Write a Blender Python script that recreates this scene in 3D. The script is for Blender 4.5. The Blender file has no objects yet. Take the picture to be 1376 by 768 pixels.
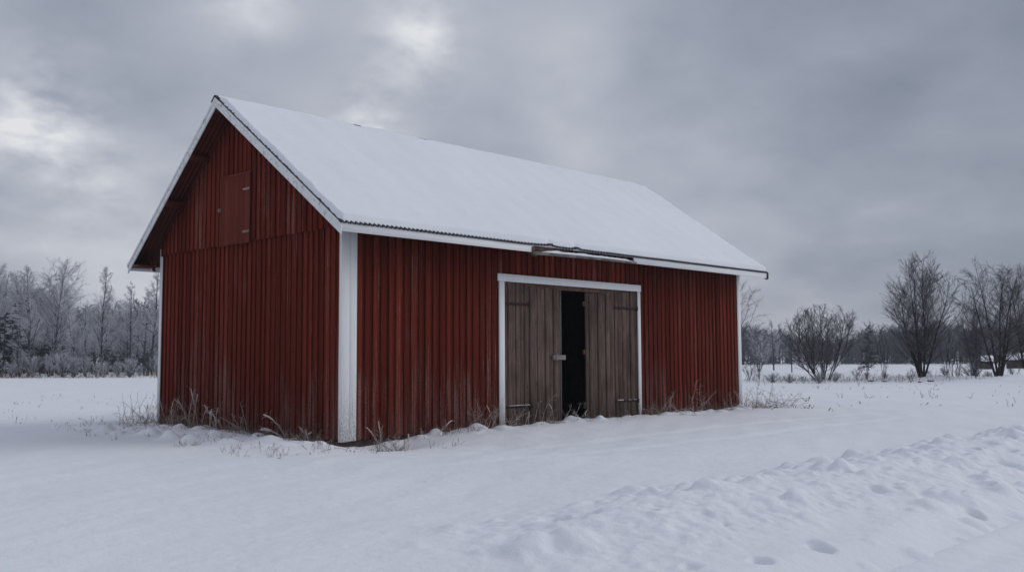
import bpy, math, random
import numpy as np
from mathutils import Vector, Matrix
PI = math.pi
rng = np.random.default_rng(11)
random.seed(11)
S = bpy.context.scene
COL = S.collection

# ------------------------------------------------------------------ camera
CAM = np.array([-11.2697, -15.6622, 1.6]); YAW, PITCH, ROLL, F = .8, .0757, -.0049, 1290.97
_c, _s = math.cos(YAW), math.sin(YAW)
FWH = np.array([_s, _c, 0]); RT = np.array([_c, -_s, 0])
FW = np.array([_s*math.cos(PITCH), _c*math.cos(PITCH), math.sin(PITCH)])
UP = np.cross(RT, FW)
R2 = RT*math.cos(ROLL)+UP*math.sin(ROLL); U2 = -RT*math.sin(ROLL)+UP*math.cos(ROLL)
cd = bpy.data.cameras.new('camera'); cam = bpy.data.objects.new('camera', cd); COL.objects.link(cam)
cd.sensor_width = 36; cd.lens = F/1376*36; cd.clip_start = .1; cd.clip_end = 3000
m = Matrix((R2, U2, -FW)).transposed().to_4x4(); m.translation = Vector(CAM); cam.matrix_world = m
S.camera = cam
def at(px, d):                 # a ground spot d metres ahead in the direction px
    p = CAM+FWH*d+RT*d*(px-688)/F
    return float(p[0]), float(p[1])
def direction(u, v):
    d = FW+(u-688)/F*R2-(v-384)/F*U2
    return d/np.linalg.norm(d)

# ------------------------------------------------------------------ light
S.view_settings.view_transform = 'Standard'; S.view_settings.look = 'None'
S.view_settings.exposure = 0.13; S.view_settings.gamma = 1
SUN_EL, SUN_AZ = math.radians(30), math.radians(118)     # azimuth from +Y towards +X
W = bpy.data.worlds.new('World'); S.world = W; W.use_nodes = True
nt = W.node_tree; nt.nodes.clear(); N_, L_ = nt.nodes, nt.links
def wn(t, **k):
    n = N_.new(t)
    for a, b in k.items(): setattr(n, a, b)
    return n
def wmath(op, a, b=None, c=None, clamp=False):
    n = wn('ShaderNodeMath', operation=op, use_clamp=clamp)
    for i, v in enumerate((a, b, c)):
        if v is None: continue
        if isinstance(v, (int, float)): n.inputs[i].default_value = v
        else: L_.new(v, n.inputs[i])
    return n.outputs[0]
sky = wn('ShaderNodeTexSky', sky_type='NISHITA'); sky.sun_disc = False
sky.sun_elevation = SUN_EL; sky.sun_rotation = SUN_AZ
sky.air_density = 1.0; sky.dust_density = 3.0
bg1 = wn('ShaderNodeBackground'); L_.new(sky.outputs[0], bg1.inputs[0]); bg1.inputs[1].default_value = .06
tc = wn('ShaderNodeTexCoord'); sep = wn('ShaderNodeSeparateXYZ'); L_.new(tc.outputs['Generated'], sep.inputs[0])
zc = wmath('MAXIMUM', sep.outputs[2], 0.0)
zd = wmath('ADD', zc, .34)
cmb = wn('ShaderNodeCombineXYZ')
L_.new(wmath('DIVIDE', sep.outputs[0], zd), cmb.inputs[0]); L_.new(wmath('DIVIDE', sep.outputs[1], zd), cmb.inputs[1])
def wnoise(scale, detail, rough, dist, off):
    mp = wn('ShaderNodeMapping'); mp.inputs['Location'].default_value = off; L_.new(cmb.outputs[0], mp.inputs[0])
    n = wn('ShaderNodeTexNoise'); L_.new(mp.outputs[0], n.inputs['Vector'])
    n.inputs['Scale'].default_value = scale; n.inputs['Detail'].default_value = detail
    n.inputs['Roughness'].default_value = rough; n.inputs['Distortion'].default_value = dist
    return n.outputs[0]
n1 = wnoise(1.7, 3, .5, .2, (3.1, 1.7, 0)); n2 = wnoise(4.0, 4, .5, .1, (7.7, 2.2, 4))
n3 = wnoise(11, 5, .55, .1, (1.7, 5.2, 2))
v = wmath('ADD', wmath('MULTIPLY', wmath('SUBTRACT', n1, .5), .65), wmath('MULTIPLY', wmath('SUBTRACT', n2, .5), .38))
v = wmath('ADD', v, wmath('MULTIPLY', wmath('SUBTRACT', n3, .5), .08))
rag = wmath('MULTIPLY', wmath('MAXIMUM', wmath('SUBTRACT', wmath('ADD', n2, wmath('MULTIPLY', wmath('SUBTRACT', n3, .5), .9)), .28), 0.0), 4.2)
def spot(u, w, k, amp):          # a thinner or thicker place in the cloud deck, in a world direction
    d = direction(u, w)
    vm = wn('ShaderNodeVectorMath', operation='DOT_PRODUCT'); L_.new(tc.outputs['Generated'], vm.inputs[0])
    vm.inputs[1].default_value = tuple(d)
    g = wmath('POWER', wmath('MAXIMUM', vm.outputs['Value'], 0.0), k)
    if k > 450: g = wmath('MULTIPLY', g, rag)
    return wmath('MULTIPLY', g, amp)
for a in [(35, 150, 500, .17), (85, 178, 2500, .14), (20, 160, 1800, .2), (575, 45, 1500, .22), (530, 60, 700, .12), (500, 166, 3500, .22), (480, 165, 600, .13), (130, 255, 900, .12),
          (350, 5, 900, .2), (830, 150, 120, .04), (1000, 330, 60, .12), (740, 120, 300, .1), (200, 330, 120, .18),
          (60, 10, 90, -.16), (1340, 120, 24, -.33), (250, 120, 220, -.06), (960, 30, 80, -.1), (420, 60, 500, -.10), (700, 60, 260, -.06), (1100, 340, 90, -.02)]:
    v = wmath('ADD', v, spot(*a))
v = wmath('ADD', v, .49, clamp=True)
cr = wn('ShaderNodeValToRGB'); L_.new(v, cr.inputs[0])
e = cr.color_ramp.elements
e[0].position = 0; e[0].color = (.17, .20, .265, 1)
e[1].position = 1; e[1].color = (.74, .75, .77, 1)
q = e.new(.30); q.color = (.30, .33, .40, 1)
q = e.new(.55); q.color = (.44, .465, .53, 1)
q = e.new(.75); q.color = (.57, .59, .64, 1)
zen = wn('ShaderNodeMapRange'); zen.interpolation_type = 'SMOOTHSTEP'; L_.new(sep.outputs[2], zen.inputs[0])
zen.inputs[1].default_value = .40; zen.inputs[2].default_value = .95; zen.inputs[3].default_value = 1.0; zen.inputs[4].default_value = 1.25
bg2 = wn('ShaderNodeBackground'); L_.new(cr.outputs[0], bg2.inputs[0]); L_.new(zen.outputs[0], bg2.inputs[1])
ms = wn('ShaderNodeMixShader'); ms.inputs[0].default_value = .93
L_.new(bg1.outputs[0], ms.inputs[1]); L_.new(bg2.outputs[0], ms.inputs[2])
wo = wn('ShaderNodeOutputWorld'); L_.new(ms.outputs[0], wo.inputs[0])

sd = bpy.data.lights.new('sun', 'SUN'); sun = bpy.data.objects.new('sun', sd); COL.objects.link(sun)
sd.energy = .85; sd.angle = math.radians(30); sd.color = (1, .97, .93)
sdir = Vector((math.sin(SUN_AZ)*math.cos(SUN_EL), math.cos(SUN_AZ)*math.cos(SUN_EL), math.sin(SUN_EL)))
sun.rotation_euler = sdir.to_track_quat('Z', 'Y').to_euler()

# ------------------------------------------------------------------ helpers
def tag(o, label=None, cat=None, group=None, kind=None):
    if label: o['label'] = label
    if cat: o['category'] = cat
    if group: o['group'] = group
    if kind: o['kind'] = kind
    return o
def empty(name, loc=(0, 0, 0), rz=0, sc=1, label=None, cat=None, group=None):
    o = bpy.data.objects.new(name, None); COL.objects.link(o); o.location = loc
    o.rotation_euler = (0, 0, rz); o.scale = (sc, sc, sc) if isinstance(sc, (int, float)) else sc
    o.empty_display_size = .2
    return tag(o, label, cat, group)
def np_mesh(name, V, Fq, mat=None, parent=None, smooth=False, tone=None, loc=None):
    me = bpy.data.meshes.new(name)
    V = np.asarray(V, np.float32); Fq = np.asarray(Fq, np.int32); k = Fq.shape[1]
    me.vertices.add(len(V)); me.vertices.foreach_set('co', V.ravel())
    me.loops.add(Fq.size); me.loops.foreach_set('vertex_index', Fq.ravel())
    me.polygons.add(len(Fq)); me.polygons.foreach_set('loop_start', np.arange(0, Fq.size, k, dtype=np.int32))
    try: me.polygons.foreach_set('loop_total', np.full(len(Fq), k, np.int32))
    except Exception: pass
    me.update(calc_edges=True)
    if smooth: me.polygons.foreach_set('use_smooth', np.ones(len(Fq), bool))
    if tone is not None:
        a = me.attributes.new('tone', 'FLOAT', 'POINT'); a.data.foreach_set('value', np.asarray(tone, np.float32))
    if mat: me.materials.append(mat)
    o = bpy.data.objects.new(name, me); COL.objects.link(o)
    if parent: o.parent = parent
    if loc is not None: o.location = loc
    return o
class MB:
    """collects solid prisms, one tone each"""
    def __init__(s): s.v = []; s.f = []; s.t = []
    def hexa(s, P, tone=None):      # 8 corners: bottom ring of four, then top ring of four
        n = len(s.v); s.v += [tuple(map(float, p)) for p in P]
        for q in ((3, 2, 1, 0), (4, 5, 6, 7), (0, 1, 5, 4), (1, 2, 6, 5), (2, 3, 7, 6), (3, 0, 4, 7)): s.f.append([n+i for i in q])
        s.t += [random.random() if tone is None else tone]*8
        return s
    def box(s, x0, x1, y0, y1, z0, z1, tone=None):
        return s.hexa([(x0, y0, z0), (x1, y0, z0), (x1, y1, z0), (x0, y1, z0), (x0, y0, z1), (x1, y0, z1), (x1, y1, z1), (x0, y1, z1)], tone)
    def build(s, name, mat, parent=None, origin=(0, 0, 0), bevel=0):
        V = np.array(s.v)-np.array(origin)
        o = np_mesh(name, V, np.array(s.f), mat, parent, tone=s.t, loc=origin)
        if bevel:
            b = o.modifiers.new('bevel', 'BEVEL'); b.width = bevel; b.segments = 1; b.limit_method = 'ANGLE'
        return o
PERM = np.random.default_rng(5).permutation(4096)
def perlin(x, y, seed=0):
    x = np.asarray(x, float)+seed*17.31; y = np.asarray(y, float)+seed*9.17
    xi = np.floor(x).astype(int); yi = np.floor(y).astype(int); fx = x-xi; fy = y-yi
    def g(ix, iy, dx, dy):
        h = PERM[(PERM[ix & 4095]+iy) & 4095]*(2*PI/4096); return np.cos(h)*dx+np.sin(h)*dy
    u = fx**3*(fx*(fx*6-15)+10); w = fy**3*(fy*(fy*6-15)+10)
    a = g(xi, yi, fx, fy); b = g(xi+1, yi, fx-1, fy); c = g(xi, yi+1, fx, fy-1); d = g(xi+1, yi+1, fx-1, fy-1)
    return (a+(b-a)*u)+((c+(d-c)*u)-(a+(b-a)*u))*w
def fbm(x, y, o=4, seed=0):
    r = 0; a = 1.0
    for i in range(o): r = r+a*perlin(x*2**i, y*2**i, seed+i); a *= .5
    return r
def sm(x, a, b):
    t = np.clip((np.asarray(x, float)-a)/(b-a), 0, 1); return t*t*(3-2*t)

# ------------------------------------------------------------------ materials
def mat(name):
    m = bpy.data.materials.new(name); m.use_nodes = True; t = m.node_tree
    b = t.nodes['Principled BSDF']; b.inputs['Roughness'].default_value = .85
    b.inputs['Specular IOR Level'].default_value = .25
    return m, t, b
def nd(t, ty, **k):
    n = t.nodes.new(ty)
    for a, b in k.items(): setattr(n, a, b)
    return n
def noise(t, sc, scale, detail=4, rough=.55, coord='Object', off=(0, 0, 0), dist=0):
    c = nd(t, 'ShaderNodeTexCoord'); mp = nd(t, 'ShaderNodeMapping'); mp.inputs['Scale'].default_value = sc; mp.inputs['Location'].default_value = off
    t.links.new(c.outputs[coord], mp.inputs[0])
    n = nd(t, 'ShaderNodeTexNoise'); t.links.new(mp.outputs[0], n.inputs['Vector'])
    n.inputs['Scale'].default_value = scale; n.inputs['Detail'].default_value = detail; n.inputs['Roughness'].default_value = rough
    n.inputs['Distortion'].default_value = dist
    return n.outputs[0]
def ramp(t, src, stops):
    r = nd(t, 'ShaderNodeValToRGB'); t.links.new(src, r.inputs[0]); e = r.color_ramp.elements
    for i, (p, c) in enumerate(stops):
        q = e[i] if i < 2 else e.new(p)
        q.position = p; q.color = (*c, 1) if len(c) == 3 else c
    return r.outputs[0]
def mth(t, op, a, b=None, clamp=False):
    n = nd(t, 'ShaderNodeMath', operation=op, use_clamp=clamp)
    for i, v in enumerate((a, b)):
        if v is None: continue
        if isinstance(v, (int, float)): n.inputs[i].default_value = v
        else: t.links.new(v, n.inputs[i])
    return n.outputs[0]
def mix(t, f, a, b):
    n = nd(t, 'ShaderNodeMix', data_type='RGBA')
    for i, v in ((0, f), (6, a), (7, b)):
        if isinstance(v, (int, float)): n.inputs[i].default_value = v
        elif isinstance(v, tuple): n.inputs[i].default_value = (*v, 1)
        else: t.links.new(v, n.inputs[i])
    return n.outputs[2]
def bump(t, b, h, strength, dist):
    n = nd(t, 'ShaderNodeBump'); n.inputs['Strength'].default_value = strength; n.inputs['Distance'].default_value = dist
    t.links.new(h, n.inputs['Height']); t.links.new(n.outputs[0], b.inputs['Normal'])
def attr(t, n='tone'):
    a = nd(t, 'ShaderNodeAttribute'); a.attribute_name = n; return a.outputs['Fac']
def zcoord(t):
    c = nd(t, 'ShaderNodeTexCoord'); s = nd(t, 'ShaderNodeSeparateXYZ'); t.links.new(c.outputs['Object'], s.inputs[0]); return s.outputs[2]
def maprange(t, v, a, b, c=0., d=1.):
    n = nd(t, 'ShaderNodeMapRange'); t.links.new(v, n.inputs[0])
    for i, x in enumerate((a, b, c, d)): n.inputs[i+1].default_value = x
    return n.outputs[0]

def red_paint(name, wear=1.0, c0=(.060, .0105, .0070), c1=(.185, .033, .0195)):
    m, t, b = mat(name)
    tn = attr(t)
    g = noise(t, (14, 14, .8), 2.2, 5, .6)
    base = mix(t, mth(t, 'ADD', mth(t, 'MULTIPLY', tn, .65), mth(t, 'MULTIPLY', g, .35), clamp=True), c0, c1)
    # worn paint: grey wood streaks, more towards the splash zone
    st = noise(t, (42, 42, .55), 1.2, 4, .65, off=(3, 1, 2))
    patch = noise(t, (1.3, 1.3, .35), 1.0, 3, .5, off=(9, 4, 1))
    low = maprange(t, zcoord(t), .0, 1.8, .16, 0)
    k = mth(t, 'ADD', mth(t, 'ADD', st, mth(t, 'MULTIPLY', mth(t, 'SUBTRACT', patch, .5), .5)), low)
    k = mth(t, 'ADD', k, mth(t, 'MULTIPLY', mth(t, 'SUBTRACT', tn, .5), .12))
    k = maprange(t, k, .665-.05*wear, .75-.05*wear, 0, 1)
    fine = noise(t, (60, 60, 9), 3, 3, .7, off=(1, 1, 5))
    k = mth(t, 'MULTIPLY', k, maprange(t, fine, .40, .58), clamp=True)
    col = mix(t, mth(t, 'MULTIPLY', k, .6), base, (.36, .27, .245))
    dk = maprange(t, noise(t, (16, 16, 1.2), 1.6, 4, .6, off=(21, 7, 3)), .60, .74)
    col = mix(t, mth(t, 'MULTIPLY', dk, .45), col, (.030, .013, .011))
    soil = mth(t, 'MULTIPLY', maprange(t, zcoord(t), .0, .35, 1, 0), maprange(t, noise(t, (5, 5, 1.2), 2, 4), .45, .62), clamp=True)
    col = mix(t, mth(t, 'MULTIPLY', soil, .6), col, (.055, .040, .034))
    t.links.new(col, b.inputs['Base Color'])
    bump(t, b, mth(t, 'ADD', noise(t, (60, 60, 2), 2, 4, .7), mth(t, 'MULTIPLY', k, -.5)), .5, .006)
    b.inputs['Roughness'].default_value = 1; b.inputs['Specular IOR Level'].default_value = .05
    return m
RED = red_paint('red_paint'); RED2 = red_paint('red_paint_worn', 1.2, (.10, .022, .016), (.21, .055, .041))
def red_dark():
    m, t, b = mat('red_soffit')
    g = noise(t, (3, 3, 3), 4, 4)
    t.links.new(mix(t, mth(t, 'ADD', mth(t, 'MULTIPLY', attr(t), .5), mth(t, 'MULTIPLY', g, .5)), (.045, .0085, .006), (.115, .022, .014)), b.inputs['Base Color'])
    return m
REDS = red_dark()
def white_paint(name, wear=.5, lo=True, ax=(30, 30, .7), fs=(70, 70, 25)):
    m, t, b = mat(name)
    g = noise(t, ax, 2, 6, .65)
    base = mix(t, g, (.62, .63, .64), (.84, .845, .85))
    k = noise(t, tuple(a*1.3 for a in ax), 2.5, 5, .7, off=(4, 4, 1))
    if lo: k = mth(t, 'ADD', k, maprange(t, zcoord(t), .0, 1.3, .22, 0))
    k = maprange(t, k, .80-.25*wear, .95-.25*wear)
    f = noise(t, fs, 1.5, 4, .75)
    k = mth(t, 'MULTIPLY', k, maprange(t, f, .4, .6), clamp=True)
    t.links.new(mix(t, k, base, (.17, .155, .145)), b.inputs['Base Color'])
    bump(t, b, mth(t, 'SUBTRACT', g, k), .35, .004)
    b.inputs['Roughness'].default_value = .7
    return m
WHITE = white_paint('white_trim', .85, fs=(40, 40, 16)); WHITER = white_paint('white_rake_board', 1.1, False, (4, 2.2, 2.2), (30, 14, 14)); WHITEH = white_paint('white_fascia', .35, False, (.7, 20, 20))
def weathered(name, a=(.024, .0145, .0115), c=(.175, .119, .098), ax=(16, 16, .5)):
    m, t, b = mat(name)
    tn = attr(t)
    g = noise(t, ax, 2.4, 6, .65, dist=.2)
    f = mth(t, 'ADD', mth(t, 'MULTIPLY', tn, .48), mth(t, 'MULTIPLY', maprange(t, g, .40, .61), .70), clamp=True)
    col = mix(t, f, a, c)
    col = mix(t, maprange(t, noise(t, (1.6, 1.6, .9), 1, 4, .6, off=(2, 9, 6)), .45, .66, 0, .75), col, tuple(q*.30 for q in c[:1])+tuple(q*.27 for q in c[1:]))
    st = maprange(t, noise(t, tuple(q*1.7 for q in ax), 3, 4, .6, off=(5, 2, 8)), .60, .72)
    col = mix(t, mth(t, 'MULTIPLY', st, .8), col, (.016, .011, .009))
    vo = nd(t, 'ShaderNodeTexVoronoi'); mp = nd(t, 'ShaderNodeMapping'); cc = nd(t, 'ShaderNodeTexCoord')
    mp.inputs['Scale'].default_value = (7, 7, 3); t.links.new(cc.outputs['Object'], mp.inputs[0]); t.links.new(mp.outputs[0], vo.inputs['Vector']); vo.inputs['Scale'].default_value = 1
    kn = maprange(t, vo.outputs['Distance'], .07, .13, 1, 0)
    col = mix(t, mth(t, 'MULTIPLY', kn, .75, clamp=True), col, (.012, .009, .008))
    low = mth(t, 'MULTIPLY', maprange(t, zcoord(t), .0, .7, .55, 0), g, clamp=True)
    col = mix(t, low, col, (.022, .018, .016))
    t.links.new(col, b.inputs['Base Color']); bump(t, b, g, .6, .006)
    b.inputs['Roughness'].default_value = .92
    return m
DOOR = weathered('weathered_door_boards'); GREYWOOD = weathered('grey_wood', (.09, .08, .075), (.30, .28, .27), (1, 25, 25))
TORN = weathered('torn_brown_wood', (.03, .02, .015), (.14, .085, .06), (3, 12, 12))
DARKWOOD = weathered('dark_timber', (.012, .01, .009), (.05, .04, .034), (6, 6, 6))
def plain(name, col, col2=None, rough=.85, scale=6, metal=0, bmp=0):
    m, t, b = mat(name)
    g = noise(t, (1, 1, 1), scale, 5, .6)
    t.links.new(mix(t, maprange(t, g, .3, .7), col, col2 or tuple(c*.6 for c in col)), b.inputs['Base Color'])
    b.inputs['Roughness'].default_value = rough; b.inputs['Metallic'].default_value = metal
    if bmp: bump(t, b, g, .6, bmp)
    return m
CONC = plain('old_concrete', (.13, .095, .08), (.06, .045, .038), scale=9, bmp=.01)
IRON = plain('rusty_iron', (.045, .026, .020), (.020, .013, .011), .7, 25, .3)
ZINC = plain('roof_metal', (.075, .078, .085), (.03, .028, .028), .6, 4, .4)
ROCK = plain('rock', (.06, .055, .055), (.03, .028, .03), scale=3)
SOIL = plain('barn_floor', (.03, .025, .02), (.015, .012, .01))
def snow(name, b1=.03, far=False, dirt=False):
    m, t, b = mat(name)
    g = noise(t, (1, 1, 1), .35, 3, .5)
    col = mix(t, g, (.70, .725, .785), (.80, .815, .855))
    if dirt:
        k = maprange(t, noise(t, (1, 1, 1), 3.5, 4, .6), .55, .8, 0, .35)
        col = mix(t, k, col, (.55, .57, .62))
    t.links.new(col, b.inputs['Base Color']); b.inputs['Roughness'].default_value = .75
    b.inputs['Specular IOR Level'].default_value = .15
    b.inputs['Subsurface Weight'].default_value = 0
    n1 = noise(t, (1, 1, 1), 9, 6, .65); n2 = noise(t, (1, 1, 1), 70, 2, .6)
    bump(t, b, mth(t, 'ADD', n1, mth(t, 'MULTIPLY', n2, .22)), .55, b1)
    return m
SNOW = snow('snow', .032); ROADSNOW = snow('packed_snow', .02, dirt=True); ROOFSNOW = snow('roof_snow', .012)
def twig(name, dark, frost, amt, up=True):
    m, t, b = mat(name)
    g = noise(t, (1, 1, 1), 1.1, 3, .6)
    ge = nd(t, 'ShaderNodeNewGeometry'); s = nd(t, 'ShaderNodeSeparateXYZ'); t.links.new(ge.outputs['Normal'], s.inputs[0])
    k = mth(t, 'ADD', mth(t, 'MULTIPLY', mth(t, 'SUBTRACT', g, .5), 1.1), amt)
    if up: k = mth(t, 'ADD', k, mth(t, 'MULTIPLY', s.outputs[2], .28))
    k = mth(t, 'MULTIPLY', k, 1, clamp=True)
    t.links.new(mix(t, k, dark, frost), b.inputs['Base Color']); b.inputs['Roughness'].default_value = .95
    b.inputs['Specular IOR Level'].default_value = .05
    return m
BARKL = twig('frosted_bark', (.030, .028, .030), (.20, .21, .24), .16)
TWIGL = twig('frosted_twigs', (.12, .122, .135), (.64, .66, .72), .66)
TWIGP = twig('pale_frosted_twigs', (.15, .155, .17), (.68, .70, .76), .74)
BARKR = twig('dark_bark', (.022, .019, .019), (.10, .10, .11), .10)
TWIGR = twig('brown_twigs', (.075, .066, .070), (.24, .245, .275), .34)
FARW = twig('far_wood', (.045, .05, .058), (.20, .215, .25), .38)
SPRUCE = twig('spruce_needles', (.010, .014, .013), (.10, .11, .13), .06)
WEED = twig('frosted_weed', (.20, .14, .09), (.82, .82, .84), .40)
WEEDD = twig('dry_weed', (.15, .098, .060), (.42, .40, .40), .20)

# ------------------------------------------------------------------ terrain
LUMPS = []
lr = np.random.default_rng(21)
for i in range(700):
    x = lr.uniform(-6, 17); y = lr.uniform(-12.3, -8.7)
    if not -12.3 < y < -8.3: continue
    if x < -3.3 and lr.random() < .6: continue
    r = .03+.20*lr.random()**2; LUMPS.append((x, y, r, r*lr.uniform(.14, .42)))
for i in range(85):
    x = lr.uniform(-5.2, 16); y = lr.uniform(-12.1, -8.8)
    if not -12.1 < y < -8.4: continue
    r = lr.uniform(.04, .12); LUMPS.append((x, y, r, -r*lr.uniform(.7, 1.35)))
for (x, y, r, h) in [(-4.45, -9.6, .16, -.14), (-4.2, -9.75, .13, -.12), (-1.7, -9.95, .13, -.17), (-.4, -11.1, .11, -.10), (6.1, -10.4, .25, .09), (6.4, -10.0, .2, .08),
                     (3.2, -11.2, .2, -.18), (8.4, -9.2, .22, .08), (-5.2, -10.2, .3, .06), (-2.6, -10.2, .3, .05)]:
    LUMPS.append((x, y, r, h))
for i in range(190):        # settled snow and hidden tufts against the walls
    if i % 2: x = lr.uniform(-2.2, -.15); y = lr.uniform(-1.2, 8.5)
    else: x = lr.uniform(.3, 15); y = lr.uniform(-1.0, -.1)
    r = lr.uniform(.07, .24); LUMPS.append((x, y, r, r*lr.uniform(.1, .42)))
def q_line(x, y): return (x-57.2)*.862-(y-10.8)*.507
def height(x, y):
    x = np.asarray(x, float); y = np.asarray(y, float)
    h = .07*fbm(x/7, y/7, 3, 1)+.02*fbm(x/1.6, y/3.2, 3, 2)
    # wind-combed ripples
    a = .5; u = x*math.cos(a)+y*math.sin(a); w = -x*math.sin(a)+y*math.cos(a)
    near = 1-sm(np.hypot(x-CAM[0], y-CAM[1]), 45, 80)
    h = h+near*.026*perlin(w/.55+.6*perlin(u/3, w/3, 4), u/3.5, 3)
    fg = 1-sm(np.hypot(x-CAM[0], y-CAM[1]), 12, 26); h = h+fg*(.008*fbm(x/.16, y/.11, 3, 26)+.012*fbm(x/.5, y/.35, 2, 27))
    for k_, yy in ((0, -3.3), (1, -4.9)):      # old wheel tracks, nearly snowed over
        tr = yy-.045*(x-3)-.35*np.sin(x/4.2+.4)+.04*perlin(x/.6, 0*x, 28+k_); h = h-.020*np.exp(-((y-tr)/.2)**2)*sm(x, -3.5, 0)*(1-sm(x, 14, 18))+.008*np.exp(-((y-tr-.3)/.16)**2)*sm(x, -3.5, 0)*(1-sm(x, 14, 18))
    h = h+.045*fbm(x/1.1, y/1.1, 3, 29)*np.exp(-((y+2.2)/1.8)**2-((x-.5)/5.)**2)
    # barn surroundings
    dx = np.maximum(np.maximum(-x, x-14.88), 0); dy = np.maximum(np.maximum(-y, y-7.64), 0); db = np.hypot(dx, dy)
    h = h*(.35+.65*sm(db, 0, 3))
    front = np.exp(-((y+1.2)/1.0)**2)*sm(x, 1.2, 4)*(1-sm(x, 15.0, 17.5))
    h = h+front*(.10+.05*perlin(x/1.7, y/1.7, 8))
    h = h+.03*np.exp(-(y/.5)**2)*sm(x, 1.5, 3)*(1-sm(x, 15, 16))
    h = h+np.exp(-(db/.35)**2)*.07*fbm(x/.7, y/.7, 3, 61)
    side = np.exp(-((x+1.1)/.9)**2)*sm(y, -1.6, 1)*(1-sm(y, 8, 10))
    h = h+side*(.06+.07*fbm(x/.8, y/.8, 3, 9))
    h = h-.24*np.exp(-((x-.75)/.75)**2-((y+.55)/.75)**2)-.05*np.exp(-((x+.1)/.5)**2-((y-1.2)/1.6)**2)
    h = h-.05*np.exp(-((x+.2)/1.2)**2-((y+1.6)/1.2)**2)
    # ploughed bank along the road
    H = .08+.18*sm(x, -8, -2)+.14*sm(x, 0, 12)
    yc = -10.35-.02*x+.25*perlin(x/3.1, 0*x, 5)
    b = np.where(y > yc, np.exp(-((y-yc)/1.15)**2), np.exp(-((y-yc)/1.05)**2))
    ends = sm(x, -7.2, -3.8)*(1-sm(x, 30, 60))
    h = h+b*H*ends
    rough = np.clip(b*2.6-.25, 0, 1)*ends*sm(y, -12.6, -11.9)
    f = np.abs(fbm(x/.55, y/.55, 4, 12)); h = h+rough*(.06*(f-.25)+.024*fbm(x/.17, y/.17, 4, 14))
    # road bed
    ye = -12.15+.08*x*sm(x, 0, 4)*.3+.12*perlin(x/1.3, 0*x, 6)
    rd = sm(-y, -ye-.35, -ye+.25)*(1-sm(-y, 16.8, 17.6))
    h = h*(1-rd)+rd*(-.16)
    for (lx, ly, r, a_) in LUMPS:
        m_ = (np.abs(x-lx) < 2.2*r) & (np.abs(y-ly) < 2.2*r)
        if m_.any():
            d2 = ((x[m_]-lx)**2+((y[m_]-ly)*1.15)**2)/(r*r)*(1+.5*perlin(x[m_]/(r*.9), y[m_]/(r*.9), 55))
            h[m_] += a_*(np.exp(-d2**1.6*1.4) if a_ > 0 else np.exp(-d2**1.7*1.3))
    # far bank with shrubs, lower field beyond it, gentle rise to the far wood
    q = q_line(x, y); vis = 1-sm(y, 60, 80)
    h = h+vis*.30*np.exp(-(q/2.6)**2)*(1+1.1*perlin(x/2.6, y/2.6, 31)+.6*perlin(x/.9, y/.9, 33))*sm(x, 35, 45)
    h = h+vis*(-.45*sm(q, 2, 14)+1.55*sm(q, 35, 240)+.5*np.exp(-((q-120)/45)**2-((y+25)/40)**2))*sm(x, 40, 50)
    inside = (x > .06) & (x < 14.82) & (y > .06) & (y < 7.58)
    return np.where(inside, -.45, h)
def hz(x, y): return float(height(np.array([x]), np.array([y]))[0])
def lines(segs):
    out = []
    for a, b, s in segs: out.append(np.arange(a, b, s))
    return np.concatenate(out)
def geo(a, b, s0, k):
    out = [a]; s = s0
    while abs(out[-1]-a) < abs(b-a): out.append(out[-1]+math.copysign(s, b-a)); s *= k
    return np.array(out)
def grid_mesh(name, xs, ys, zf, mat_, parent=None):
    X, Y = np.meshgrid(xs, ys, indexing='ij'); Z = zf(X.ravel(), Y.ravel())
    V = np.stack([X.ravel(), Y.ravel(), Z], 1); n, k = len(xs), len(ys)
    i = (np.arange(n-1)[:, None]*k+np.arange(k-1)[None]).ravel()
    return np_mesh(name, V, np.stack([i, i+k, i+k+1, i+1], 1), mat_, parent, smooth=True)
xs = np.concatenate([geo(-12, -900, .15, 1.13)[:0:-1], lines([(-12, -9, .06), (-9, 3, .026), (3, 9, .034), (9, 17, .055), (17, 45, .16)]), geo(45, 80, .35, 1.0), geo(80.4, 900, .6, 1.07)])
ys = np.concatenate([geo(-18, -900, .3, 1.15)[:0:-1], lines([(-18, -13, .12), (-13, -8, .026), (-8, 0, .045), (0, 9, .06), (9, 30, .2)]), geo(30, 45, .4, 1.0), geo(45.5, 900, .6, 1.06)])
tag(grid_mesh('ground', xs, ys, height, SNOW), kind='structure')
def roadz(x, y):
    r = -.145+.012*fbm(x/2, y/.5, 3, 41)+.010*fbm(x/.25, y/.25, 2, 43)
    for c in (-13.2, -14.7): r = r-.035*np.exp(-((y-c-.12*np.sin(x/9))/.17)**2)
    return r+.03*np.exp(-((y+12.45)/.2)**2)+.03*np.exp(-((y+13.9)/.3)**2)
tag(grid_mesh('road', np.concatenate([lines([(-30, -6, .2), (-6, 5, .035), (5, 20, .08)]), np.arange(20, 60, .4)]), lines([(-16.9, -14, .08), (-14, -12.0, .03)]),
              lambda x, y: roadz(x, y)-.10*sm(y, -12.35, -12.02), ROADSNOW), kind='structure')

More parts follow.
